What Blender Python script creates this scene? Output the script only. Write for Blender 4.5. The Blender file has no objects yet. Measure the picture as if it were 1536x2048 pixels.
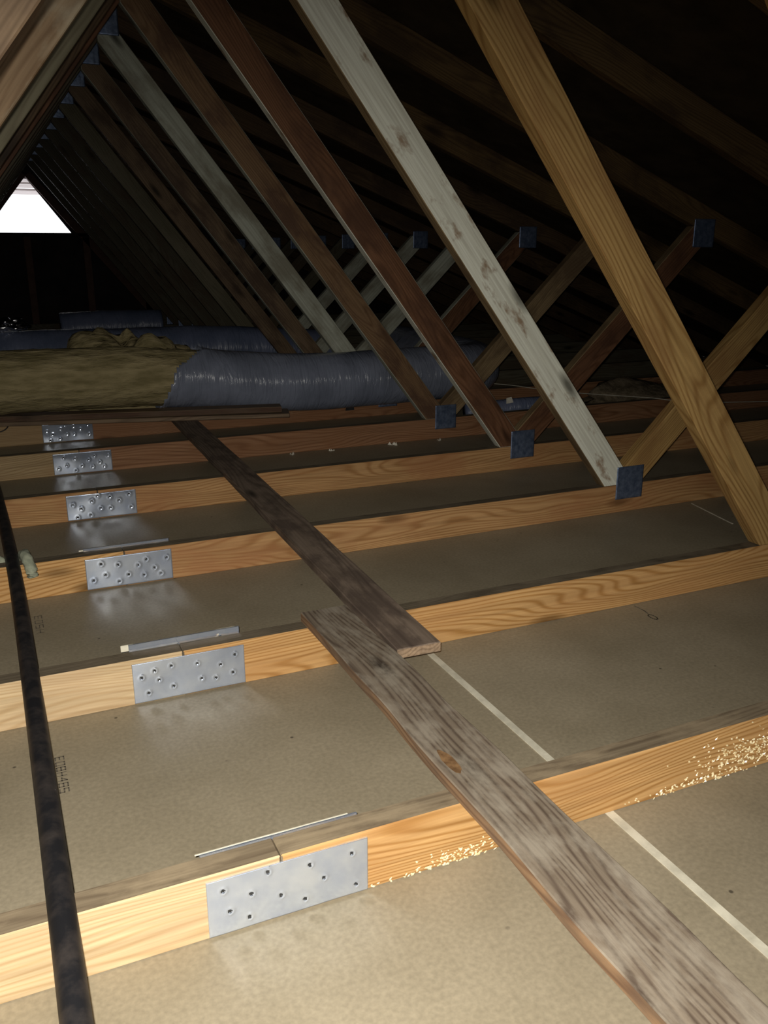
import bpy, bmesh, math, random
from mathutils import Vector, Matrix, noise
C = bpy.context.scene
COL = C.collection
# ---------------------------------------------------------------- camera
CAM = Vector((-0.2219, -0.8589, 0.7926))
YAW, PITCH, ROLL, FPX = 0.4219, 0.2941, -0.0014, 1732.187
fw = Vector((math.sin(YAW)*math.cos(PITCH), math.cos(YAW)*math.cos(PITCH), -math.sin(PITCH)))
rt = Vector((math.cos(YAW), -math.sin(YAW), 0)); up = rt.cross(fw)
r2 = math.cos(ROLL)*rt + math.sin(ROLL)*up; u2 = -math.sin(ROLL)*rt + math.cos(ROLL)*up
cd = bpy.data.cameras.new('camera'); cam = bpy.data.objects.new('camera', cd); COL.objects.link(cam)
cam.matrix_world = Matrix(((r2.x, u2.x, -fw.x, CAM.x), (r2.y, u2.y, -fw.y, CAM.y), (r2.z, u2.z, -fw.z, CAM.z), (0, 0, 0, 1)))
cd.sensor_fit = 'VERTICAL'; cd.sensor_height = 36; cd.lens = 36*FPX/2048; cd.clip_start = .02
C.camera = cam
# ---------------------------------------------------------------- light
w = bpy.data.worlds.new('daylight'); C.world = w; w.use_nodes = True
w.node_tree.nodes['Background'].inputs[0].default_value = (.93, .95, 1, 1)
w.node_tree.nodes['Background'].inputs[1].default_value = 1.8
ld = bpy.data.lights.new('phone_flash', 'SPOT'); lamp = bpy.data.objects.new('phone_flash', ld); COL.objects.link(lamp)
ld.energy = 120; ld.color = (1.0, .95, .85); ld.shadow_soft_size = .006
ld.spot_size = math.radians(116); ld.spot_blend = 1.0
lamp.location = CAM + r2*-.012 + u2*.012
AIM = Vector((-.02, 0.22, 0.0))
lamp.rotation_euler = (AIM - lamp.location).to_track_quat('-Z', 'Y').to_euler()
# added dim fill behind the camera, an assumed source that lifts the far trusses
hd = bpy.data.lights.new('added_fill', 'AREA'); fill_lamp = bpy.data.objects.new('added_fill', hd); COL.objects.link(fill_lamp)
hd.shape = 'RECTANGLE'; hd.size = .7; hd.size_y = .7; hd.energy = 4.6; hd.color = (.95, .97, 1.0)
fill_lamp.location = (.3, -2.2, .9); fill_lamp.rotation_euler = (Vector((.6, 3, .5)) - fill_lamp.location).to_track_quat('-Z', 'Y').to_euler()
C.view_settings.view_transform = 'Standard'; C.view_settings.look = 'None'
C.cycles.blur_glossy = 0.0        # keep the light thrown back by the steel plates
C.view_settings.exposure = 0; C.view_settings.gamma = 1; C.view_settings.use_curve_mapping = False
random.seed(4)

# ---------------------------------------------------------------- material helpers
def mat_base(name, rough=.7, metal=0.0, spec=.15):
    m = bpy.data.materials.new(name); m.use_nodes = True
    nt = m.node_tree; b = nt.nodes['Principled BSDF']
    b.inputs['Roughness'].default_value = rough; b.inputs['Metallic'].default_value = metal
    b.inputs['Specular IOR Level'].default_value = spec
    return m, nt, b
def N(nt, t, **kw):
    n = nt.nodes.new(t)
    for k, v in kw.items():
        if k.startswith('i_'):
            key = k[2:].replace('_', ' ')
            n.inputs[int(key) if key.isdigit() else key].default_value = v
        else: setattr(n, k, v)
    return n
def coords(nt, scale, rnd=True):
    tc = N(nt, 'ShaderNodeTexCoord'); mp = N(nt, 'ShaderNodeMapping'); mp.inputs['Scale'].default_value = scale
    if rnd:
        oi = N(nt, 'ShaderNodeObjectInfo'); mu = N(nt, 'ShaderNodeMath', operation='MULTIPLY'); mu.inputs[1].default_value = 13.7
        ad = N(nt, 'ShaderNodeVectorMath', operation='ADD')
        nt.links.new(oi.outputs['Random'], mu.inputs[0])
        nt.links.new(tc.outputs['Object'], ad.inputs[0]); nt.links.new(mu.outputs[0], ad.inputs[1])
        nt.links.new(ad.outputs[0], mp.inputs[0])
    else: nt.links.new(tc.outputs['Object'], mp.inputs[0])
    return mp.outputs[0]
def ramp(nt, fac, stops):
    r = N(nt, 'ShaderNodeValToRGB'); e = r.color_ramp.elements
    while len(e) < len(stops): e.new(.5)
    for el, (p, c) in zip(e, stops):
        el.position = p; el.color = (*c, 1) if len(c) == 3 else c
    nt.links.new(fac, r.inputs[0]); return r.outputs[0]
def mix(nt, f, a, b, bt='MIX'):
    x = N(nt, 'ShaderNodeMix', data_type='RGBA', blend_type=bt)
    for s, v in ((x.inputs[0], f), (x.inputs[6], a), (x.inputs[7], b)):
        if hasattr(v, 'links'): nt.links.new(v, s)
        else: s.default_value = v if isinstance(v, float) else (*v, 1)
    return x.outputs[2]
def bump(nt, b, h, strength, dist=.002):
    bm_ = N(nt, 'ShaderNodeBump'); bm_.inputs['Strength'].default_value = strength; bm_.inputs['Distance'].default_value = dist
    nt.links.new(h, bm_.inputs['Height']); nt.links.new(bm_.outputs[0], b.inputs['Normal'])

def wood(name, light, dark, stain=None, stain_amt=.5, rings=9, grain=.75, rough=.62, dirt_scale=7, knots=True, lo=.45, hi=.62):
    """sawn softwood: grain runs along the local x axis"""
    m, nt, b = mat_base(name, rough)
    # growth rings: bands across the timber, bent by slow noise into long flames
    v = coords(nt, (1.0, 1.0, 1.0))
    v0 = coords(nt, (1.5, 9, 9))
    n1 = N(nt, 'ShaderNodeTexNoise', i_Scale=1.0, i_Detail=1.5, i_Roughness=.4); nt.links.new(v0, n1.inputs['Vector'])
    se = N(nt, 'ShaderNodeSeparateXYZ'); nt.links.new(v, se.inputs[0])
    a1 = N(nt, 'ShaderNodeMath', operation='ADD'); nt.links.new(se.outputs[1], a1.inputs[0]); nt.links.new(se.outputs[2], a1.inputs[1])
    m1 = N(nt, 'ShaderNodeMath', operation='MULTIPLY_ADD'); nt.links.new(n1.outputs['Fac'], m1.inputs[0]); m1.inputs[1].default_value = .22; nt.links.new(a1.outputs[0], m1.inputs[2])
    mu = N(nt, 'ShaderNodeMath', operation='MULTIPLY'); mu.inputs[1].default_value = rings*10*6.283
    nt.links.new(m1.outputs[0], mu.inputs[0])
    si = N(nt, 'ShaderNodeMath', operation='SINE'); nt.links.new(mu.outputs[0], si.inputs[0])
    ma = N(nt, 'ShaderNodeMapRange'); ma.inputs['From Min'].default_value = -1; nt.links.new(si.outputs[0], ma.inputs[0])
    v2 = coords(nt, (4, 160, 160))
    n2 = N(nt, 'ShaderNodeTexNoise', i_Scale=1.0, i_Detail=4.0); nt.links.new(v2, n2.inputs['Vector'])
    g = mix(nt, grain, light, dark)   # latewood
    rg = ramp(nt, ma.outputs[0], [(.35, (0, 0, 0)), (.8, (.55, .55, .55)), (1, (1, 1, 1))])
    base = mix(nt, rg, light, g)
    fine = ramp(nt, n2.outputs['Fac'], [(.3, (.78, .76, .74)), (.65, (1.08, 1.08, 1.08))])
    base = mix(nt, 1.0, base, fine, 'MULTIPLY')
    if knots:
        v3 = coords(nt, (2.6, 9, 9))
        vo = N(nt, 'ShaderNodeTexVoronoi', i_Scale=1.0); nt.links.new(v3, vo.inputs['Vector'])
        kf = ramp(nt, vo.outputs['Distance'], [(.05, (1, 1, 1)), (.11, (.55, .55, .55)), (.17, (0, 0, 0))])
        base = mix(nt, kf, base, tuple(x*.28 for x in dark))
    if stain:
        v4 = coords(nt, (dirt_scale*.45, dirt_scale, dirt_scale))
        n4 = N(nt, 'ShaderNodeTexNoise', i_Scale=1.2, i_Detail=6.0, i_Roughness=.62); nt.links.new(v4, n4.inputs['Vector'])
        sf = ramp(nt, n4.outputs['Fac'], [(lo, (0, 0, 0)), (hi, (stain_amt,)*3)])
        base = mix(nt, sf, base, stain)
    nt.links.new(base, b.inputs['Base Color'])
    bump(nt, b, n2.outputs['Fac'], .35, .0015)
    return m

GOLD = (.56, .335, .14); GOLDD = (.34, .165, .045)
M = {}
M['pine'] = wood('fresh_pine', GOLD, GOLDD, (.42, .21, .08), .4, grain=.85)
M['blond'] = wood('blond_pine', (.60, .455, .275), (.47, .32, .165), (.50, .34, .20), .4, knots=False)
M['pine2'] = wood('orange_pine', (.46, .27, .12), (.29, .14, .05), (.34, .15, .065), .55)
M['tanchord'] = wood('tan_pine', (.36, .26, .14), (.25, .16, .075), (.32, .2, .1), .5)
M['redchord'] = wood('reddish_pine', (.30, .16, .085), (.17, .075, .035), (.24, .11, .05), .5)
M['red'] = wood('red_brown_wood', (.175, .085, .045), (.105, .048, .024), (.075, .036, .022), .75, dirt_scale=9)
M['brown'] = wood('brown_wood', (.22, .135, .072), (.14, .078, .04), (.085, .045, .03), .8, dirt_scale=9)
M['gold'] = wood('golden_wood', (.47, .30, .115), (.27, .145, .045), (.26, .13, .05), .5)
M['tan'] = wood('tan_wood', (.29, .21, .115), (.19, .125, .06), (.11, .07, .04), .7, dirt_scale=9)
M['dull'] = wood('dull_mottled_wood', (.21, .145, .09), (.13, .088, .052), (.08, .05, .034), .8, dirt_scale=9)
M['mottled'] = wood('mottled_tan_wood', (.25, .17, .10), (.16, .10, .055), (.42, .38, .28), .7, dirt_scale=9)
M['dimgrey'] = wood('dim_grey_green_wood', (.16, .145, .095), (.11, .095, .06), (.22, .19, .13), .5)
M['white'] = wood('whitewashed_wood', (.74, .75, .65), (.60, .59, .48), (.26, .16, .09), .85, grain=.22, rings=4, dirt_scale=17, lo=.55, hi=.66)
M['grey'] = wood('grey_white_wood', (.47, .49, .41), (.36, .36, .29), (.17, .14, .09), .6, grain=.3, rings=4, dirt_scale=8)
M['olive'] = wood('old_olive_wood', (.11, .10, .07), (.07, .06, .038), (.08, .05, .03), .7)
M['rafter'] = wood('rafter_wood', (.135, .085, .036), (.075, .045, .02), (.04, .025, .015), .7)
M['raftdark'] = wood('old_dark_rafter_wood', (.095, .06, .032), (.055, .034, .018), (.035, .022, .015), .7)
M['dusty'] = wood('dusty_wood_top', (.21, .165, .11), (.14, .105, .07), (.33, .26, .17), .7, dirt_scale=16, knots=False, rough=.85)
M['dustdark'] = wood('old_dust_wood_top', (.15, .122, .085), (.10, .08, .055), (.21, .17, .12), .6, dirt_scale=16, knots=False, rough=.9)
M['weather'] = wood('weathered_grey_board', (.20, .16, .12), (.085, .06, .045), (.31, .27, .215), .8, rings=7, grain=.8, dirt_scale=22, lo=.47, hi=.66, rough=.9)
M['weatherside'] = wood('weathered_board_edge', (.30, .19, .11), (.16, .09, .055), (.12, .09, .07), .6, dirt_scale=12, rough=.9)
M['soot'] = wood('sooty_board', (.23, .175, .135), (.14, .105, .08), (.07, .05, .042), .6, rings=5, dirt_scale=18, rough=.9)
M['sootend'] = wood('sawn_board_end', (.34, .24, .16), (.2, .14, .09), (.12, .09, .07), .5, rough=.9)
M['darkboard'] = wood('dark_board', (.10, .055, .035), (.06, .033, .022), (.13, .09, .06), .6)
M['greyboard'] = wood('grey_brown_board', (.22, .155, .10), (.13, .09, .06), (.10, .07, .05), .6)

def drywall():
    m, nt, b = mat_base('drywall_paper', .55, spec=.35)
    v = coords(nt, (1, 1, 1), False)
    n1 = N(nt, 'ShaderNodeTexNoise', i_Scale=3.2, i_Detail=6.0, i_Roughness=.6); nt.links.new(v, n1.inputs['Vector'])
    n2 = N(nt, 'ShaderNodeTexNoise', i_Scale=150.0, i_Detail=3.0); nt.links.new(v, n2.inputs['Vector'])
    n3 = N(nt, 'ShaderNodeTexVoronoi', i_Scale=16.0); nt.links.new(v, n3.inputs['Vector'])
    c = ramp(nt, n1.outputs['Fac'], [(.35, (.265, .225, .155)), (.65, (.335, .287, .205))])
    f = ramp(nt, n2.outputs['Fac'], [(.3, (.86, .86, .86)), (.7, (1.1, 1.1, 1.1))])
    c = mix(nt, 1.0, c, f, 'MULTIPLY')
    sp = ramp(nt, n3.outputs['Distance'], [(.035, (1, 1, 1)), (.06, (0, 0, 0))])
    n5 = N(nt, 'ShaderNodeTexNoise', i_Scale=7.0); nt.links.new(v, n5.inputs['Vector'])
    k = ramp(nt, n5.outputs['Fac'], [(.5, (0, 0, 0)), (.56, (.8, .8, .8))])
    sp = mix(nt, 1.0, sp, k, 'MULTIPLY')
    c = mix(nt, sp, c, (.05, .04, .03))
    nt.links.new(c, b.inputs['Base Color']); bump(nt, b, n2.outputs['Fac'], .1, .0005)
    return m
M['drywall'] = drywall()
def noisy(name, c1, c2, scale=20, rough=.7, metal=0., spec=.3, bstr=.2, bdist=.002, sc=(1, 1, 1), lo=.35, hi=.65, detail=5.0):
    m, nt, b = mat_base(name, rough, metal, spec)
    v = coords(nt, sc)
    n1 = N(nt, 'ShaderNodeTexNoise', i_Scale=float(scale), i_Detail=detail, i_Roughness=.6); nt.links.new(v, n1.inputs['Vector'])
    nt.links.new(ramp(nt, n1.outputs['Fac'], [(lo, c1), (hi, c2)]), b.inputs['Base Color'])
    if bstr: bump(nt, b, n1.outputs['Fac'], bstr, bdist)
    return m
M['zinc'] = noisy('galvanised_steel', (.60, .69, .88), (.76, .84, .98), 22, .15, .80, .5, .05, .0015)
M['zinc2'] = noisy('dull_galvanised_steel', (.13, .18, .30), (.27, .34, .50), 60, .42, .75, .5, .35, .002)
M['hole'] = noisy('dark_hole', (.02, .02, .02), (.04, .04, .04), 20, .9)
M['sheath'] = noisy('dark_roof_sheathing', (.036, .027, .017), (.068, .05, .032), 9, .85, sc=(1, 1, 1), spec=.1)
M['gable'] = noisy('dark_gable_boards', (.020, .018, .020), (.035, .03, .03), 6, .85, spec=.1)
M['redstud'] = noisy('dark_red_stud', (.07, .036, .028), (.11, .058, .042), 12, .8)
M['iron'] = noisy('black_iron', (.016, .016, .019), (.06, .05, .046), 30, .55, .3, .4, .5, .001, lo=.42, hi=.75)
M['cream'] = noisy('cream_strip', (.55, .52, .42), (.75, .71, .58), 30, .6)
M['whitebit'] = noisy('white_flake', (.7, .66, .56), (.9, .86, .76), 40, .6)
M['wirem'] = noisy('pale_cable', (.45, .42, .34), (.62, .58, .48), 40, .5)
M['blackwire'] = noisy('black_cable', (.015, .015, .015), (.03, .03, .03), 40, .5)
M['rag'] = noisy('pale_green_cloth', (.22, .24, .18), (.38, .40, .30), 45, .9, bstr=.6)
M['ink'] = noisy('dark_ink', (.09, .08, .065), (.19, .16, .12), 90, .8, bstr=0)
M['foil'] = noisy('foil', (.6, .6, .62), (.8, .8, .82), 30, .2, 1., .5, .8, .004)
M['siding'] = noisy('painted_siding', (.42, .36, .34), (.52, .46, .44), 8, .7)
M['glue'] = noisy('dried_glue', (.75, .60, .32), (.95, .86, .6), 60, .25, 0, .6)
def jacket(name, a, bcol, rough=.24):
    m, nt, b = mat_base(name, rough, 0, .6)
    v = coords(nt, (1, 1, 1), False)
    n1 = N(nt, 'ShaderNodeTexNoise', i_Scale=7.0, i_Detail=5.0); nt.links.new(v, n1.inputs['Vector'])
    v2 = coords(nt, (42, 8, 8), False)
    n2 = N(nt, 'ShaderNodeTexNoise', i_Scale=1.0, i_Detail=5.0, i_Distortion=1.2); nt.links.new(v2, n2.inputs['Vector'])
    nt.links.new(ramp(nt, n1.outputs['Fac'], [(.35, a), (.65, bcol)]), b.inputs['Base Color'])
    bump(nt, b, n2.outputs['Fac'], .8, .009)
    return m
M['jacket'] = jacket('grey_plastic_jacket', (.17, .19, .25), (.24, .265, .345))
M['jacket2'] = jacket('blue_grey_plastic_jacket', (.10, .125, .20), (.15, .175, .27), .35)
M['fluff'] = noisy('yellow_glass_wool', (.20, .165, .08), (.38, .31, .17), 14, .95, 0, .05, .9, .02, sc=(.5, 2, 2))
M['woolbit'] = noisy('wool_fibre', (.38, .30, .15), (.6, .5, .3), 60, .9)
M['oldwool'] = noisy('old_brown_wool', (.10, .08, .05), (.24, .19, .13), 30, .95, 0, .05, .9, .01)

# ---------------------------------------------------------------- object helpers
def link(name, me, parent=None, mats=(), smooth=False):
    o = bpy.data.objects.new(name, me); COL.objects.link(o)
    for m in mats: me.materials.append(m)
    if parent: o.parent = parent
    if smooth:
        for p in me.polygons: p.use_smooth = True
    return o
def tag(o, label=None, cat=None, group=None, kind=None):
    if label: o['label'] = label
    if cat: o['category'] = cat
    if group: o['group'] = group
    if kind: o['kind'] = kind
    return o
def empty(name, loc):
    o = bpy.data.objects.new(name, None); COL.objects.link(o); o.location = loc; o.empty_display_size = .05
    return o
def member(name, poly, y0, y1, ang, mat, parent, mat_top=None, bevel=.0018, origin=None, mat_side=None):
    """polygon in the x,z plane extruded from y0 to y1; local x axis along the timber"""
    ox, oz = origin or poly[0]; ca, sa = math.cos(ang), math.sin(ang)
    bm = bmesh.new()
    loc = [((x-ox)*ca+(z-oz)*sa, -(x-ox)*sa+(z-oz)*ca) for x, z in poly]
    A = [bm.verts.new((a, 0, c)) for a, c in loc]; B = [bm.verts.new((a, y1-y0, c)) for a, c in loc]
    n = len(poly)
    bm.faces.new(A); bm.faces.new(B[::-1])
    for i in range(n): bm.faces.new((A[i], B[i], B[(i+1) % n], A[(i+1) % n]))
    bmesh.ops.recalc_face_normals(bm, faces=bm.faces)
    if bevel: bmesh.ops.bevel(bm, geom=bm.edges[:], offset=bevel, segments=1, affect='EDGES', profile=.5)
    if mat_top:
        for f in bm.faces:
            if f.normal.z > .8 or (f.normal.z > -.4 and abs(f.normal.x) > .6): f.material_index = 1
    if mat_side:
        for f in bm.faces:
            if abs(f.normal.y) < .8: f.material_index = 1
    me = bpy.data.meshes.new(name); bm.to_mesh(me); bm.free()
    o = link(name, me, parent, [mat]+([mat_top] if mat_top else [])+([mat_side] if mat_side else []))
    o.location = (ox, y0, oz); o.rotation_euler = (0, -ang, 0)
    return o
def strip(name, pts, wdt, z0, z1, mat, parent=None, side=None, end=None, nseg=40, wob=.0012, x_first=None):
    """board along a line in plan: pts = (xl,xr,y) stations; local x = along the board"""
    (xl0, xr0, y0), (xl1, xr1, y1) = pts[0], pts[-1]
    bm = bmesh.new(); rows = []
    L = math.hypot(((xl1+xr1)-(xl0+xr0))/2, y1-y0)
    c0 = Vector(((xl0+xr0)/2, y0, 0)); c1 = Vector(((xl1+xr1)/2, y1, 0)); d = (c1-c0).normalized(); pn = Vector((-d.y, d.x, 0))
    rnd = random.Random(name+str(y0))
    for i in range(nseg+1):
        t = i/nseg; wl = abs(pts[0][1]-pts[0][0])*(1-t)+abs(pts[-1][1]-pts[-1][0])*t
        h = wl/2; wa = noise.noise(Vector((t*L*6, y0*3, 1)))*wob*2; wb = noise.noise(Vector((t*L*6, y0*3, 7)))*wob*2
        rows.append([bm.verts.new((t*L, s, z)) for s, z in ((-h+wa, 0), (h+wb, 0), (h+wb, z1-z0), (-h+wa, z1-z0))])
    for a, b in zip(rows, rows[1:]):
        for j in range(4):
            f = bm.faces.new((a[j], b[j], b[(j+1) % 4], a[(j+1) % 4])); f.material_index = 0 if j == 2 else 1
    f = bm.faces.new(rows[0][::-1]); f.material_index = 2; f = bm.faces.new(rows[-1]); f.material_index = 2
    bmesh.ops.recalc_face_normals(bm, faces=bm.faces)
    es = [e for e in bm.edges if abs(e.verts[0].co.z-e.verts[1].co.z) < 1e-6 and len(e.link_faces) == 2 and e.calc_face_angle(0) > 1]
    bmesh.ops.bevel(bm, geom=es, offset=.0015, segments=1, affect='EDGES')
    me = bpy.data.meshes.new(name); bm.to_mesh(me); bm.free()
    o = link(name, me, parent, [mat, side or mat, end or side or mat])
    o.location = (c0.x, c0.y, z0); o.rotation_euler = (0, 0, math.atan2(d.y, d.x))
    return o
def tube(name, path, rad, mat, parent=None, seg=12, caps=True, fn=None, origin=None):
    """swept tube; rad may be a list; fn(i, ang, point) -> radius factor"""
    P = [Vector(p) for p in path]; o0 = Vector(origin) if origin else P[0]
    bm = bmesh.new(); rows = []
    for i, p in enumerate(P):
        t = (P[min(i+1, len(P)-1)]-P[max(i-1, 0)]).normalized()
        a = t.cross(Vector((0, 0, 1)));
        if a.length < .1: a = Vector((1, 0, 0))
        a.normalize(); b = a.cross(t).normalized()
        r = rad[i] if isinstance(rad, (list, tuple)) else rad
        row = []
        for k in range(seg):
            g = 2*math.pi*k/seg; f = fn(i, g, p) if fn else 1
            row.append(bm.verts.new(p-o0+(a*math.cos(g)+b*math.sin(g))*r*f))
        rows.append(row)
    for x, y in zip(rows, rows[1:]):
        for k in range(seg): bm.faces.new((x[k], x[(k+1) % seg], y[(k+1) % seg], y[k]))
    if caps: bm.faces.new(rows[0]); bm.faces.new(rows[-1][::-1])
    bmesh.ops.recalc_face_normals(bm, faces=bm.faces)
    me = bpy.data.meshes.new(name); bm.to_mesh(me); bm.free()
    o = link(name, me, parent, [mat], smooth=True); o.location = o0 if parent is None else o0
    return o
def smooth_path(pts, n=12):
    out = []; P = [Vector(p) for p in pts]; P = [P[0]*2-P[1]]+P+[P[-1]*2-P[-2]]
    for i in range(1, len(P)-2):
        for k in range(n):
            t = k/n; a, b, c, d = P[i-1:i+3]
            out.append(.5*((2*b)+(c-a)*t+(2*a-5*b+4*c-d)*t*t+(3*b-a-3*c+d)*t**3))
    out.append(P[-2]); return out

# ---------------------------------------------------------------- attic shell
AX, RZ, SL = .305, 1.65, .39           # ridge x, rafter underside at the ridge, slope
HT = .0955                              # rafter depth measured vertically
def under(x): return RZ-SL*abs(x-AX)
EL, ER = AX-4.475, AX+4.475
YB, YF = 9.20, -3.0
def slab(name, vs, faces, mat, kind='structure', parent=None):
    bm = bmesh.new(); V = [bm.verts.new(v) for v in vs]
    for f in faces: bm.faces.new([V[i] for i in f])
    bmesh.ops.recalc_face_normals(bm, faces=bm.faces)
    me = bpy.data.meshes.new(name); bm.to_mesh(me); bm.free()
    o = link(name, me, parent, [mat])
    if kind: o['kind'] = kind
    return o
BOX = [(0, 1, 2, 3), (4, 5, 6, 7), (0, 1, 5, 4), (1, 2, 6, 5), (2, 3, 7, 6), (3, 0, 4, 7)]
floor = slab('floor', [(EL, YF, -.0127), (ER, YF, -.0127), (ER, YB, -.0127), (EL, YB, -.0127), (EL, YF, 0), (ER, YF, 0), (ER, YB, 0), (EL, YB, 0)], BOX, M['drywall'])
tag(floor, 'grey brown drywall paper lying between the timber chords')
top = RZ+HT+.001
def roof(s):
    xe = AX+s*4.5; ze = top-SL*4.5
    vs = [(AX, YF, top), (xe, YF, ze), (xe, YB+.5, ze), (AX, YB+.5, top)]
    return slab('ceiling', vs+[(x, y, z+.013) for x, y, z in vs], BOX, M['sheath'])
tag(roof(1), 'dark underside of the roof slope on the right'); tag(roof(-1), 'dark underside of the roof slope on the left')
# gable wall with a triangular opening
A_, L_, R_ = (.300, 1.512), (-.127, .965), (.700, .965)
pts = [(EL, 0), (ER, 0), (AX, top-.002), A_, L_, R_]
vs = [(x, YB, z) for x, z in pts]+[(x, YB+.02, z) for x, z in pts]
qf = [(2, 1, 5, 3), (0, 2, 3, 4), (0, 4, 5, 1)]
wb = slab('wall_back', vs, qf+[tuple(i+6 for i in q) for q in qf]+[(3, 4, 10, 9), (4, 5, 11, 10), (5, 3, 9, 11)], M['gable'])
tag(wb, 'dark gable wall with a bright triangular opening')
for x in (-.99, -.43, .22, .80, 1.40, 2.0):
    zt = min(.925, under(x)-.02)
    member('stud', [(x, 0), (x+.07, 0), (x+.07, zt), (x, zt)], YB-.05, YB-.001, 0, M['redstud'], wb)
member('sill_rail', [(-.85, .925), (1.5, .925), (1.5, .963), (-.85, .963)], YB-.05, YB-.001, 0, M['gable'], wb)
for s in (1, -1):
    q = [(AX+s*(x-AX), z) for x, z in ((.300, 1.512), (.355, 1.555), (1.56, .10), (1.45, .10))]
    member('brace', q, YB-.05, YB-.001, -s*.88, M['redstud'], wb)
member('wall_front', [(EL, 0), (ER, 0), (AX, top-.002)], YF-.02, YF, 0, M['gable'], None, bevel=0)['kind'] = 'structure'
# painted soffit boards outside the opening
so = empty('soffit', (.3, 10.0, 1.5)); so['kind'] = 'structure'
for i, (ya, za, yb, zb) in enumerate([(9.40, 1.50, 9.75, 1.487), (9.76, 1.475, 10.15, 1.455), (10.17, 1.43, 10.6, 1.41)]):
    o = slab('soffit_board', [(-.9, ya-10, za-1.5), (.9, ya-10, za-1.5), (.9, yb-10, zb-1.5), (-.9, yb-10, zb-1.5)]+[(x, y-10, z-1.48) for x, y, z in ((-.9, ya, za), (.9, ya, za), (.9, yb, zb), (-.9, yb, zb))], BOX, M['siding'], None, so)

# seam strips and printing on the drywall
def flat_strip(name, a, b, wd, z, mat, parent):
    a = Vector((a[0], a[1], 0)); b = Vector((b[0], b[1], 0)); d = (b-a).normalized(); n = Vector((-d.y, d.x, 0))*wd/2
    c = [a-n, b-n, b+n, a+n]
    return slab(name, [(p.x, p.y, z) for p in c]+[(p.x, p.y, z+.0015) for p in c], BOX, mat, None, parent)
o = flat_strip('seam_strip', (.528, -.75), (.521, 2.0), .0135, .0002, M['cream'], floor); o['label'] = 'cream coloured seam strip along the drywall joint'
o = flat_strip('seam_strip', (1.80, 1.20), (1.755, .98), .004, .0002, M['wirem'], floor)
def marks(name, segs, wd, label):
    bm = bmesh.new()
    for (x0, y0), (x1, y1) in segs:
        d = Vector((x1-x0, y1-y0, 0)); 
        if d.length < 1e-6: continue
        n = Vector((-d.y, d.x, 0)).normalized()*wd/2; e = d.normalized()*wd*.4
        a = Vector((x0, y0, .0006))-e; b = Vector((x1, y1, .0006))+e
        bm.faces.new([bm.verts.new(p) for p in (a-n, b-n, b+n, a+n)])
    me = bpy.data.meshes.new(name); bm.to_mesh(me); bm.free()
    o = link(name, me, floor, [M['ink']]); o['label'] = label; return o
GL = {'0': [((0, 0), (0, 1)), ((0, 1), (.6, 1)), ((.6, 1), (.6, 0)), ((.6, 0), (0, 0))], 'E': [((0, 0), (0, 1)), ((0, 1), (.6, 1)), ((0, .5), (.5, .5)), ((0, 0), (.6, 0))],
      'H': [((0, 0), (0, 1)), ((.6, 0), (.6, 1)), ((0, .5), (.6, .5))], '5': [((.6, 1), (0, 1)), ((0, 1), (0, .5)), ((0, .5), (.6, .5)), ((.6, .5), (.6, 0)), ((.6, 0), (0, 0))],
      '1': [((.3, 0), (.3, 1))], '4': [((.5, 0), (.5, 1)), ((.5, 1), (0, .4)), ((0, .4), (.6, .4))], '8': [((0, 0), (0, 1)), ((0, 1), (.6, 1)), ((.6, 1), (.6, 0)), ((.6, 0), (0, 0)), ((0, .5), (.6, .5))]}
def stamp(txt, x, y, ch, pitch, label, wd=.0012):
    segs = []
    for i, c in enumerate(txt):      # text runs towards the camera along the board
        for (a0, b0), (a1, b1) in GL[c]:
            segs.append(((x+b0*ch, y-(i+a0)*pitch), (x+b1*ch, y-(i+a1)*pitch)))
    marks('printed_mark', segs, wd, label)
stamp('E08H485', -.206, .487, .013, .0158, 'blurred dark stamp printed on the drywall beside the pipe', .0022)
stamp('E05H', -.204, 1.11, .015, .027, 'faint dark stamp further back beside the pipe', .002)
el = [(1.066+.0065*math.cos(t), .533+.014*math.sin(t)) for t in [k*math.pi/7 for k in range(15)]]
marks('pencil_mark', list(zip(el, el[1:]))+[((1.070, .600), (1.072, .57)), ((1.072, .57), (1.069, .553))], .003, 'pencilled figure on the drywall')

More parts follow.
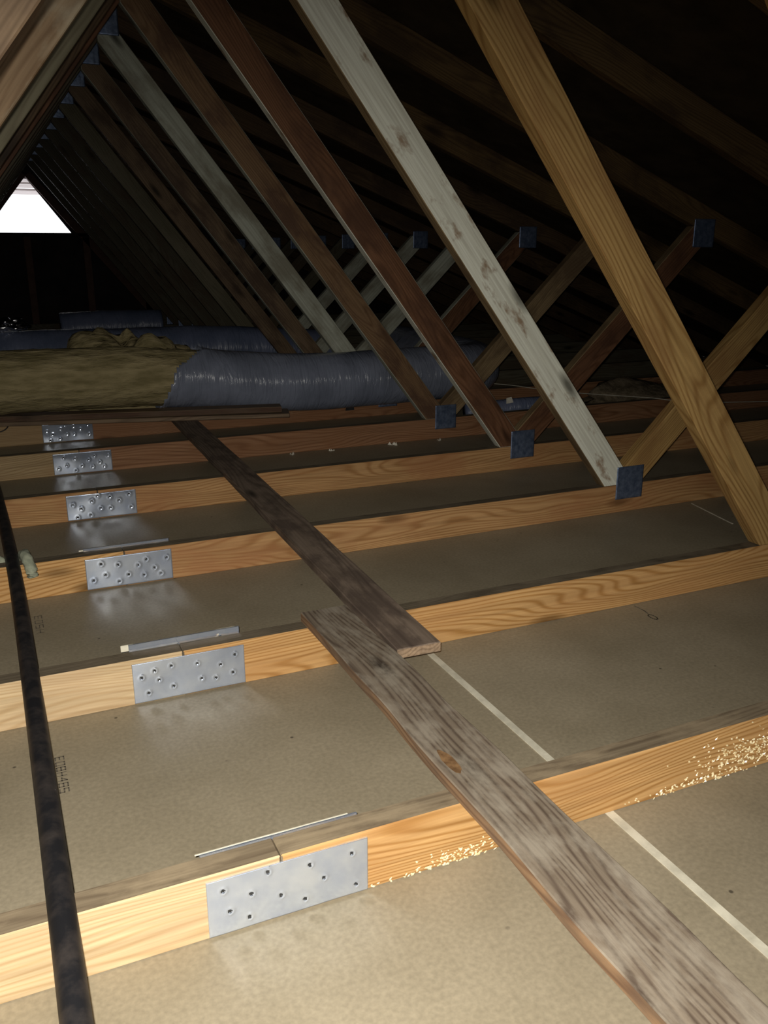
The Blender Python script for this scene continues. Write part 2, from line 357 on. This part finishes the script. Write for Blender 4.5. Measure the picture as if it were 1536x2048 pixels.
# ---------------------------------------------------------------- nail plates
def nail_plate(name, wd, ht, holes, mat, res=.0026, depth=.0022, rad=.0042, seed=0, thick=.0022):
    nx, nz = max(8, int(wd/res)), max(6, int(ht/res)); bm = bmesh.new(); g = []
    H = [(u*wd, (1-v)*ht) for u, v in holes]
    for j in range(nz+1):
        row = []
        for i in range(nx+1):
            x, z = wd*i/nx, ht*j/nz; y = noise.noise(Vector((x*13, z*14, seed)))*.0016
            for hx, hz in H:
                d = math.hypot(x-hx, z-hz)
                if d < rad*2.6: y += .0016*math.exp(-(d/(rad*.55))**2)-.0011*math.exp(-((d-rad)/(rad*.5))**2)*(1 if x > hx else .4)
            row.append(bm.verts.new((x, min(y-thick, -.0003), z)))
        g.append(row)
    for j in range(nz):
        for i in range(nx):
            f = bm.faces.new((g[j][i], g[j][i+1], g[j+1][i+1], g[j+1][i])); c = f.calc_center_median()
            if any(math.hypot(c.x-hx, c.z-hz) < .0025 for hx, hz in H): f.material_index = 1
            f.smooth = True
    # folded rim
    rim = [g[0][i] for i in range(nx+1)]+[g[j][nx] for j in range(1, nz+1)]+[g[nz][i] for i in range(nx-1, -1, -1)]+[g[j][0] for j in range(nz-1, 0, -1)]
    bk = [bm.verts.new((v.co.x, 0.0002, v.co.z)) for v in rim]; n = len(rim)
    for i in range(n): bm.faces.new((rim[i], bk[i], bk[(i+1) % n], rim[(i+1) % n]))
    me = bpy.data.meshes.new(name); bm.to_mesh(me); bm.free(); me.materials.append(mat); me.materials.append(M['hole'])
    return me
H1 = [(.095, .21), (.128, .61), (.258, .405), (.242, .82), (.363, .105), (.438, .60), (.586, .81), (.624, .2), (.711, .52), (.894, .21), (.919, .83)]
H2 = [(.076, .36), (.19, .245), (.226, .5), (.337, .2), (.125, .78), (.345, .73), (.57, .27), (.60, .68), (.727, .73), (.778, .41), (.914, .21), (.889, .67)]
H3 = [(.18, .2), (.37, .29), (.7, .245), (.94, .275), (.22, .58), (.48, .66), (.6, .4), (.08, .71), (.37, .85), (.66, .75), (.86, .78), (.79, .56)]
H4 = [(.09, .38), (.36, .3), (.62, .2), (.9, .17), (.2, .57), (.45, .1), (.75, .38), (.14, .9), (.33, .85), (.62, .65), (.92, .7), (.48, .62)]
PM = {1: nail_plate('splice_plate', .206, .078, H1, M['zinc'], seed=1, res=.0014), 2: nail_plate('splice_plate', .206, .078, H2, M['zinc'], seed=2, res=.0016),
      3: nail_plate('splice_plate', .206, .078, H3, M['zinc'], seed=3, rad=.005, depth=.003), 4: nail_plate('splice_plate', .206, .078, H4, M['zinc'], seed=4, rad=.0055, depth=.0035)}
hj = [(.2+.3*i, .12+.25*j) for i in range(3) for j in range(4)]
JM = nail_plate('joint_plate', .102, .104, hj, M['zinc2'], res=.005, depth=.003, rad=.006, seed=5)
JS = nail_plate('ridge_plate', .17, .10, hj, M['zinc2'], res=.006, depth=.002, rad=.006, seed=6)
def put(me, name, loc, parent, rot=0, yflip=False):
    o = link(name, me, parent); o.location = loc; o.rotation_euler = (0, rot, math.pi if yflip else 0)
    return o

# ---------------------------------------------------------------- trusses
S, T = .61, .038
def U1(x): return .825-1.29*(x-1)
def L1(x): return .68-1.29*(x-1)
def U2(x): return .604+.97*(x-2)
def L2(x): return .48+.97*(x-2)
def mir(poly): return [(2*AX-x, z) for x, z in poly][::-1]
NM = 18
info = {  # n: (chord left, chord right, chord top, web R, web2 R, web L, rafter R, label)
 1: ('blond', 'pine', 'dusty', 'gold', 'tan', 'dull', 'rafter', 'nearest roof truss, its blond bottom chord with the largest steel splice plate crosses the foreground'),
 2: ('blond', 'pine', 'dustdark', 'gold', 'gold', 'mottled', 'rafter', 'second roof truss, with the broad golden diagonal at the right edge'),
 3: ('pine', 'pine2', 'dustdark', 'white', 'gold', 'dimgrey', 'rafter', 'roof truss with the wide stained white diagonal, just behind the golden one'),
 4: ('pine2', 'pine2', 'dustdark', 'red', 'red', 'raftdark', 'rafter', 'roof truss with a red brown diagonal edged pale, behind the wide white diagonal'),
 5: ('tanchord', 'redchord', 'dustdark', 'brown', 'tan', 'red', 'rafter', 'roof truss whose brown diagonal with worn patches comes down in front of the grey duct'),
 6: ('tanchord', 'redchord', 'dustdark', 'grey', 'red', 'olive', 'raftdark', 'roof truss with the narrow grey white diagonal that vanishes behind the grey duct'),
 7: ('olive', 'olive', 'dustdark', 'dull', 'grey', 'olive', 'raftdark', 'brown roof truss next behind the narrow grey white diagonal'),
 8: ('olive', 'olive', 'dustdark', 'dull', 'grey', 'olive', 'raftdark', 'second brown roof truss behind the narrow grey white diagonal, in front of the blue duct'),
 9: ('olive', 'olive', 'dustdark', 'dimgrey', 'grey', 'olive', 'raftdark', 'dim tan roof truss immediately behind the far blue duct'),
}
far = {10: 'dark roof truss, second behind the far blue duct', 11: 'dark roof truss between the far blue duct and the rearmost short duct',
       12: 'dark roof truss immediately behind the rearmost short duct', 13: 'nearly black roof truss, third in front of the gable wall',
       14: 'nearly black roof truss, second in front of the gable wall', 15: 'last roof truss, closest to the gable wall'}
pdx = {1: 0, 2: .0075, 3: -.010, 4: -.002, 5: .004, 6: .004}
JX = .026
for n in range(1, 16):
    if n in info: cl, cr, ct, w1, w2, wl, rf, lab = info[n]
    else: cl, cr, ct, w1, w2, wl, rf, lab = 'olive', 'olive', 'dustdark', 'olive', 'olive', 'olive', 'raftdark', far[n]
    y = (n-1)*S
    t = empty('roof_truss', (0, y, 0)); tag(t, lab, 'roof truss', 'roof trusses across the attic')
    jx = JX+pdx.get(n, 0)
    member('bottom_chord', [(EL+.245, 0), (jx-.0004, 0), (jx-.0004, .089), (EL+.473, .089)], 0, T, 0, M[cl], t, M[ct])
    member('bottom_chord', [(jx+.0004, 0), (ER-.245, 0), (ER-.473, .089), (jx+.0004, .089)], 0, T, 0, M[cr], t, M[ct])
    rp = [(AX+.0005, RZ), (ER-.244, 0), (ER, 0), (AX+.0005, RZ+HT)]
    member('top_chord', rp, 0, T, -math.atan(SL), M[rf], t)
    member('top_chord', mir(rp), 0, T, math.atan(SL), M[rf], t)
    a1 = [(.305+.0005, 1.5765), (1.458, .0895), (1.5295, .0895), (1.5295, U1(1.5295)), (.384, 1.6185), (.305+.0005, 1.649)]
    a2 = [(1.5305, .0895), (1.597, .0895), (2.374, .8425), (2.283, .878), (1.5305, U2(1.5305))]
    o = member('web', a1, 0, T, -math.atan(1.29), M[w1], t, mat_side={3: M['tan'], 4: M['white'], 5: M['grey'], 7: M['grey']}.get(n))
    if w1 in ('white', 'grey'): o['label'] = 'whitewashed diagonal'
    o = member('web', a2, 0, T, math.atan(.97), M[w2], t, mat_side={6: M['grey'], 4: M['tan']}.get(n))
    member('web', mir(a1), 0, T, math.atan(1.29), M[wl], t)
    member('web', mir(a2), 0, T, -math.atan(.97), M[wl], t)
    if n <= 6:
        px = -.067+pdx[n]
        put(PM[min(n, 4)] if n < 5 else PM[3 if n == 5 else 4], 'splice_plate', (px, 0, .003), t)
        zb = {1: .0125, 2: .024, 3: .018}.get(n, .010)
        put(PM[3], 'splice_plate', (px+.206+.002, T, zb), t, yflip=True)
        if n in (1, 2, 3):     # pale slivers standing along the back plate
            sp = {1: [(-.07, .13)], 2: [(-.071, -.048), (.105, .142)], 3: [(-.085, -.06), (.02, .125)]}[n]
            for a, b in sp:
                o = member('sliver', [(a, .089), (b, .089), (b, {1: .0903, 2: .1015, 3: .0925}[n]), (a, {1: .0903, 2: .1015, 3: .0925}[n])], T+.0028, T+.0055, 0, M['cream'], t, bevel=.0005); o['label'] = 'pale splinter behind the chord'
    else:
        put(PM[4], 'splice_plate', (-.067, 0, .003), t)
    put(JM, 'joint_plate', (1.503, 0, .043), t)
    put(JM, 'joint_plate', (2*AX-1.503-.102, 0, .043), t)
    put(JM, 'joint_plate', (2.285, 0, .80), t)
    put(JM, 'joint_plate', (2*AX-2.285-.102, 0, .80), t)
    put(JS, 'ridge_plate', (AX-.085, 0, 1.60), t)
    if n == 1:
        gl_parent = t
    if n == 6: wool_parent = t
# dried glue strands on the nearest chord
rg = random.Random(8)
def strands(name, spots, parent, mat, label, r0=.0013, ln=.0075):
    bm = bmesh.new()
    for cx_, cz_, sx_, sz_, n_ in spots:
        for _ in range(n_):
            p = Vector((cx_+rg.gauss(0, sx_), -.0012, min(.086, max(.002, cz_+rg.gauss(0, sz_)))))
            a = rg.uniform(-.9, .9); d = Vector((math.cos(a), 0, math.sin(a)))*rg.uniform(.4, 1)*ln
            q = Vector((0, 0, 1)).cross(d).normalized()
            r = r0*rg.uniform(.6, 1.4); nn = Vector((-d.z, 0, d.x)).normalized()*r
            ring = [p-d/2, p-nn, p+d/2, p+nn]; tp = p+Vector((0, -r*1.3, 0))
            vv = [bm.verts.new(x) for x in ring]; tv = bm.verts.new(tp)
            for i in range(4): bm.faces.new((vv[i], vv[(i+1) % 4], tv))
    me = bpy.data.meshes.new(name); bm.to_mesh(me); bm.free()
    o = link(name, me, parent, [mat]); o['label'] = label; o['kind'] = 'stuff'; return o
strands('dried_glue', [(.79, .035, .055, .016, 300), (.66, .008, .05, .004, 80), (.285, .012, .03, .007, 90), (.22, .004, .03, .002, 30), (.92, .05, .05, .02, 140)], gl_parent, M['glue'], 'glistening dried glue on the chord face')

strands('wool_fibre', [(1.12, .075, .10, .006, 260), (1.45, .074, .10, .006, 200), (.98, .06, .05, .008, 80)], wool_parent, M['woolbit'], 'yellow glass wool fibres caught on the chord')
# ---------------------------------------------------------------- planks lying on the chords
t = strip('plank', [(.272, .374, -.85), (.274, .370, .645)], 0, .0895, .1095, M['weather'], side=M['weatherside'], end=M['weather'], wob=.0022, nseg=120)
tag(t, 'weathered grey plank with a ragged edge running into the bottom right corner', 'plank')
def knot(parent, x, yy, a, b, mat, label):
    bm = bmesh.new(); c = bm.verts.new((0, 0, -.0004)); rim = []
    for k in range(24):
        g = k*math.pi/12; q = 1+.18*noise.noise(Vector((math.cos(g)*2, math.sin(g)*2, a*90)))
        rim.append(bm.verts.new((a*math.cos(g)*q, b*math.sin(g)*q, .0005)))
    for k in range(24): bm.faces.new((c, rim[k], rim[(k+1) % 24])).smooth = True
    me = bpy.data.meshes.new('knot'); bm.to_mesh(me); bm.free()
    o = link('knot', me, parent, [mat]); o['label'] = label
    o.location = parent.matrix_basis.inverted() @ Vector((x, yy, .1101)); return o
M['knot'] = noisy('brown_knot', (.10, .05, .022), (.26, .15, .07), 60, .7)
M['knotdark'] = noisy('dark_knot', (.05, .04, .035), (.12, .095, .075), 60, .8)
knot(t, .292, .065, .030, .0085, M['knot'], 'brown open knot')
t = strip('plank', [(.3755, .462, .415), (.452, .548, 3.085)], 0, .0895, .1095, M['soot'], side=M['soot'], end=M['sootend'], wob=.001, nseg=60)
tag(t, 'dark sooty plank with a pale sawn end, leading back to the ducts', 'plank')
def xboard(z0, z1, f0, f1, wd, m1, m2, label):
    f0 = Vector((f0[0], f0[1], 0)); f1 = Vector((f1[0], f1[1], 0)); d = (f1-f0).normalized(); n = Vector((-d.y, d.x, 0)); L = (f1-f0).length
    bm = bmesh.new(); vs = [bm.verts.new((x, yy, z)) for z in (0, z1-z0) for x, yy in ((0, 0), (L, 0), (L, wd), (0, wd))]
    for i, q in enumerate([(3, 2, 1, 0), (4, 5, 6, 7), (0, 1, 5, 4), (1, 2, 6, 5), (2, 3, 7, 6), (3, 0, 4, 7)]):
        bm.faces.new([vs[j] for j in q]).material_index = 0 if i == 1 else 1
    bmesh.ops.bevel(bm, geom=bm.edges[:], offset=.002, segments=1, affect='EDGES')
    me = bpy.data.meshes.new('board'); bm.to_mesh(me); bm.free()
    o = link('board', me, None, [m1, m2]); o.location = (f0.x, f0.y, z0); o.rotation_euler = (0, 0, math.atan2(d.y, d.x))
    return tag(o, label, 'board')
xboard(.110, .1265, (-.60, 3.02), (.905, 2.63), .13, M['greyboard'], M['greyboard'], 'thin grey brown board, the lower of two laid across the dark plank under the duct')
xboard(.127, .150, (-.60, 3.01), (.885, 2.675), .085, M['greyboard'], M['darkboard'], 'dark edged board stacked on the thin one directly below the yellow insulation')

# ---------------------------------------------------------------- iron pipe
def pf(i, g, p): return 1+.012*noise.noise(Vector((i*.8, math.cos(g)*2, math.sin(g)*2)))
def px_(yy):
    K = [(-.8, -.2225), (.3, -.2255), (1.0, -.231), (1.3, -.236), (1.93, -.259), (3.2, -.315)]
    for (a, xa), (b, xb) in zip(K, K[1:]):
        if yy <= b: return xa+(xb-xa)*(yy-a)/(b-a)
    return K[-1][1]
pp = smooth_path([(px_(yy), yy, .0895+.0152) for yy in (-.8, -.3, .3, 1.0, 1.5, 2.0, 2.9)], 8)
t = tube('pipe', pp, .0148, M['iron'], seg=28, fn=pf); tag(t, 'long black iron pipe lying over the chords at the left edge', 'pipe')

# ---------------------------------------------------------------- ducts
def wr(seed, amp=.035, fold=.02):
    def f(i, g, p):
        v = Vector((p.x*5+seed, math.cos(g)*1.1, math.sin(g)*1.1))
        cr = noise.noise(Vector((p.x*11+seed+math.sin(g*2)*.6, p.y*11, 3+math.cos(g)*.6)))+.3*noise.noise(Vector((p.x*26+seed+math.sin(g*3)*.5, p.y*26, math.cos(g*2)*.9)))
        return 1+amp*noise.noise(v)-fold*max(0, cr)**1.5*2
    return f
d1 = empty('insulated_duct', (0, 2.915, .15)); tag(d1, 'thick grey plastic wrapped duct with its left half stripped to yellow glass wool', 'duct')
path = smooth_path([(-1.3, 2.915, .285), (-.5, 2.915, .288), (.2, 2.915, .284), (.55, 2.915, .262), (.85, 2.915, .228), (1.07, 2.915, .212), (1.27, 2.915, .210), (1.5, 2.915, .214), (1.72, 2.915, .214), (1.88, 2.925, .213), (1.99, 2.975, .212), (2.05, 3.08, .215), (2.06, 3.25, .22), (2.06, 3.6, .222), (2.06, 4.1, .222)], 26)
def resample(P, step):
    out = [P[0]]; acc = 0
    for a, b in zip(P, P[1:]):
        acc += (b-a).length
        if acc >= step: out.append(b); acc = 0
    return out
path = resample(path, .011)
org = Vector((0, 2.915, .15))
core = [p for p in path if p.x < .70 or p.y > 9]
def fl(i, g, p):
    return 1+.05*noise.noise(Vector((p.x*4, math.cos(g)*1.5, math.sin(g)*1.5)))+.03*noise.noise(Vector((p.x*30, math.cos(g)*8, math.sin(g)*8)))+.02*noise.noise(Vector((p.x*80, math.cos(g)*20, math.sin(g)*20)))
o = tube('glass_wool', [p-org for p in core], .124, M['fluff'], None, seg=64, fn=fl, origin=(0, 0, 0)); o.parent = d1; o.location = (0, 0, 0)
jk = [p for p in path if p.x > .36]
# jacket with a torn, slanting left edge
bm = bmesh.new(); rows = []; seg = 72; wf = wr(3)
for i, p in enumerate(jk):
    tt = (jk[min(i+1, len(jk)-1)]-jk[max(i-1, 0)]).normalized(); a = tt.cross(Vector((0, 0, 1))).normalized(); b = a.cross(tt)
    rows.append([])
    for k in range(seg):
        g = 2*math.pi*k/seg; zf = math.sin(g)
        r = .1295*wf(i, g, p)
        edge = .44+.045*(zf+.2)+.02*noise.noise(Vector((g*2.2, 5, 1)))+(.10*max(0, zf-.55)/.45 if zf > .55 else 0)
        x = p-org+(a*math.cos(g)+b*math.sin(g))*r
        dd = p.x-edge
        if p.y < 3 and dd < .05: x += (a*math.cos(g)+b*math.sin(g))*.010*max(0, min(1, 1-dd/.05))*(1+noise.noise(Vector((g*6, p.x*30, 2))))
        v = bm.verts.new(x); rows[-1].append((v, dd if p.y < 3 else 1))
for x, y in zip(rows, rows[1:]):
    for k in range(seg):
        q = (x[k], x[(k+1) % seg], y[(k+1) % seg], y[k])
        if min(e[1] for e in q) > 0: bm.faces.new([e[0] for e in q]).smooth = True
for v in [v for v in bm.verts if not v.link_faces]: bm.verts.remove(v)
bmesh.ops.recalc_face_normals(bm, faces=bm.faces)
me = bpy.data.meshes.new('jacket'); bm.to_mesh(me); bm.free()
o = link('jacket', me, d1, [M['jacket']]); o['label'] = 'grey plastic jacket torn at its left end'
md = o.modifiers.new('thick', 'SOLIDIFY'); md.thickness = .0012
# small dark tie hanging from the duct
o = slab('strap', [(1.30, .065, -.098), (1.345, .065, -.098), (1.335, .062, -.045), (1.315, .062, -.045), (1.30, .069, -.098), (1.345, .069, -.098), (1.335, .069, -.045), (1.315, .069, -.045)], BOX, M['blackwire'], None, d1)
o['label'] = 'short dark strap end below the duct'
def duct(pts, r, mat, label, seed, step=.014, name='insulated_duct'):
    P = resample(smooth_path(pts, 24), step)
    t = tube(name, P, r, mat, seg=48, fn=wr(seed, .05, .03)); return tag(t, label, 'duct')
duct([(-1.3, 4.45, .24), (-.4, 4.455, .237), (.3, 4.46, .232), (.9, 4.46, .228), (1.25, 4.46, .213), (1.6, 4.465, .185), (1.8, 4.47, .17)], .127, M['jacket2'], 'dark blue grey duct lying behind the thick grey one', 7)
duct([(.30, 6.42, .20), (.5, 6.42, .212), (.8, 6.42, .21), (1.06, 6.42, .205)], .127, M['jacket2'], 'rearmost short blue grey duct below the gable opening', 11)
duct([(1.80, 2.70, .052), (2.0, 2.66, .066), (2.12, 2.64, .070), (2.24, 2.66, .062), (2.33, 2.70, .052)], [.043]*200, M['jacket2'], 'small blue plastic wrapped duct stub lying under the right end of the grey duct', 15, name='duct_stub')
stub = bpy.data.objects['duct_stub']
o = slab('tag', [(.165, -.098, .045), (.205, -.095, .048), (.20, -.085, .073), (.17, -.088, .070)]+[(x, y+.002, z) for x, y, z in ((.165, -.098, .045), (.205, -.095, .048), (.20, -.085, .073), (.17, -.088, .070))], BOX, M['whitebit'], None, stub); o['label'] = 'small white tag'
# fluffy mound
def blob(name, c, r, mat, label, cat, seed, sub=5, amp=.25, flat=0.0):
    bm = bmesh.new(); bmesh.ops.create_icosphere(bm, subdivisions=sub, radius=1)
    for v in bm.verts:
        d = v.co.normalized(); k = 1+amp*noise.noise(d*1.6+Vector((seed, 0, 0)))+amp*.4*noise.noise(d*5+Vector((seed, 3, 0)))+amp*.15*noise.noise(d*16+Vector((seed, 3, 0)))
        v.co = Vector((d.x*r[0]*k, d.y*r[1]*k, d.z*r[2]*k))
        if v.co.z < flat: v.co.z = flat
    me = bpy.data.meshes.new(name); bm.to_mesh(me); bm.free()
    o = link(name, me, None, [mat], smooth=True); o.location = c; return tag(o, label, cat)
blob('insulation_batt', (.36, 3.37, .001), (.36, .235, .455), M['fluff'], 'loose mound of yellow glass wool heaped behind the stripped duct', 'insulation', 2)
blob('foil_scrap', (-.10, 4.44, .395), (.07, .05, .035), M['foil'], 'crumpled foil scrap glinting on the blue duct at the left', 'foil', 5, 4, .9, flat=-.03)
blob('insulation_batt', (2.95, 2.75, .001), (.42, .20, .13), M['oldwool'], 'low heap of old brown insulation towards the eave on the right', 'insulation', 9, 4, .5)

# ---------------------------------------------------------------- small things
def wire(pts, r, mat, label, cat='cable', name='cable'):
    t = tube(name, smooth_path(pts, 14), r, mat, seg=8); return tag(t, label, cat)
wire([(2.16, 3.30, .095), (2.305, 3.114, .094), (2.42, 2.93, .085), (2.544, 2.775, .082), (2.66, 2.58, .088), (2.72, 2.46, .093), (2.9, 2.36, .075), (3.30, 2.30, .06), (3.7, 2.2, .05)], .0022, M['wirem'], 'thin pale cable sagging across the far chords on the right')
wire([(2.19, 2.96, .05), (2.36, 2.80, .045), (2.50, 2.66, .045), (2.62, 2.56, .04)], .0018, M['wirem'], 'short pale cable lying lower, left of the golden diagonal')
wire([(-.42, 3.035, .062), (-.30, 3.04, .060), (-.235, 3.04, .066), (-.205, 3.04, .076), (-.185, 3.035, .1)], .0025, M['blackwire'], 'black cable looping over the chord at the far left')
bits = [(.839, 2.41), (1.012, 2.41), (1.284, 2.41), (1.505, 2.405)]
def flake():
    bm = bmesh.new(); rr = random.Random(3)
    for k in range(5):
        c = Vector((rr.uniform(-.014, .014), rr.uniform(-.008, .008), 0)); h = rr.uniform(.006, .014)
        a = [bm.verts.new(c+Vector((rr.uniform(-.009, .009), rr.uniform(-.006, .006), 0))) for _ in range(3)]; tp = bm.verts.new(c+Vector((rr.uniform(-.006, .006), 0, h)))
        bm.faces.new(a)
        for i in range(3): bm.faces.new((a[i], a[(i+1) % 3], tp))
    me = bpy.data.meshes.new('plaster_crumb'); bm.to_mesh(me); bm.free(); me.materials.append(M['whitebit']); return me
fm = flake()
labs = ['leftmost white plaster crumb along the far chord', 'second white plaster crumb from the left along the far chord', 'largest white plaster crumb, in the middle of the far chord', 'rightmost small white plaster crumb, near the red brown diagonal']
for (x, yy), lb, s in zip(bits, labs, (.9, .7, 1.25, .8)):
    o = link('plaster_crumb', fm); o.location = (x, yy, .0002); o.scale = (s, s, s); o.rotation_euler = (0, 0, x*9)
    tag(o, lb, 'crumb', 'white plaster crumbs on the drywall')
rgp = smooth_path([(-.36, 1.276, .104), (-.29, 1.276, .104), (-.262, 1.276, .085), (-.238, 1.276, .060), (-.214, 1.272, .088), (-.207, 1.245, .106), (-.203, 1.215, .103), (-.1975, 1.197, .088), (-.195, 1.194, .066)], 8)
t = tube('rag', rgp, [.0125]*(len(rgp)-3)+[.0125, .0135, .0115], M['rag'], seg=20, fn=lambda i, g, p: 1+.25*noise.noise(Vector((i*.35, math.cos(g)*2, math.sin(g)*2))))
tag(t, 'pale green grey twisted rag end hanging over a chord behind the pipe', 'rag')
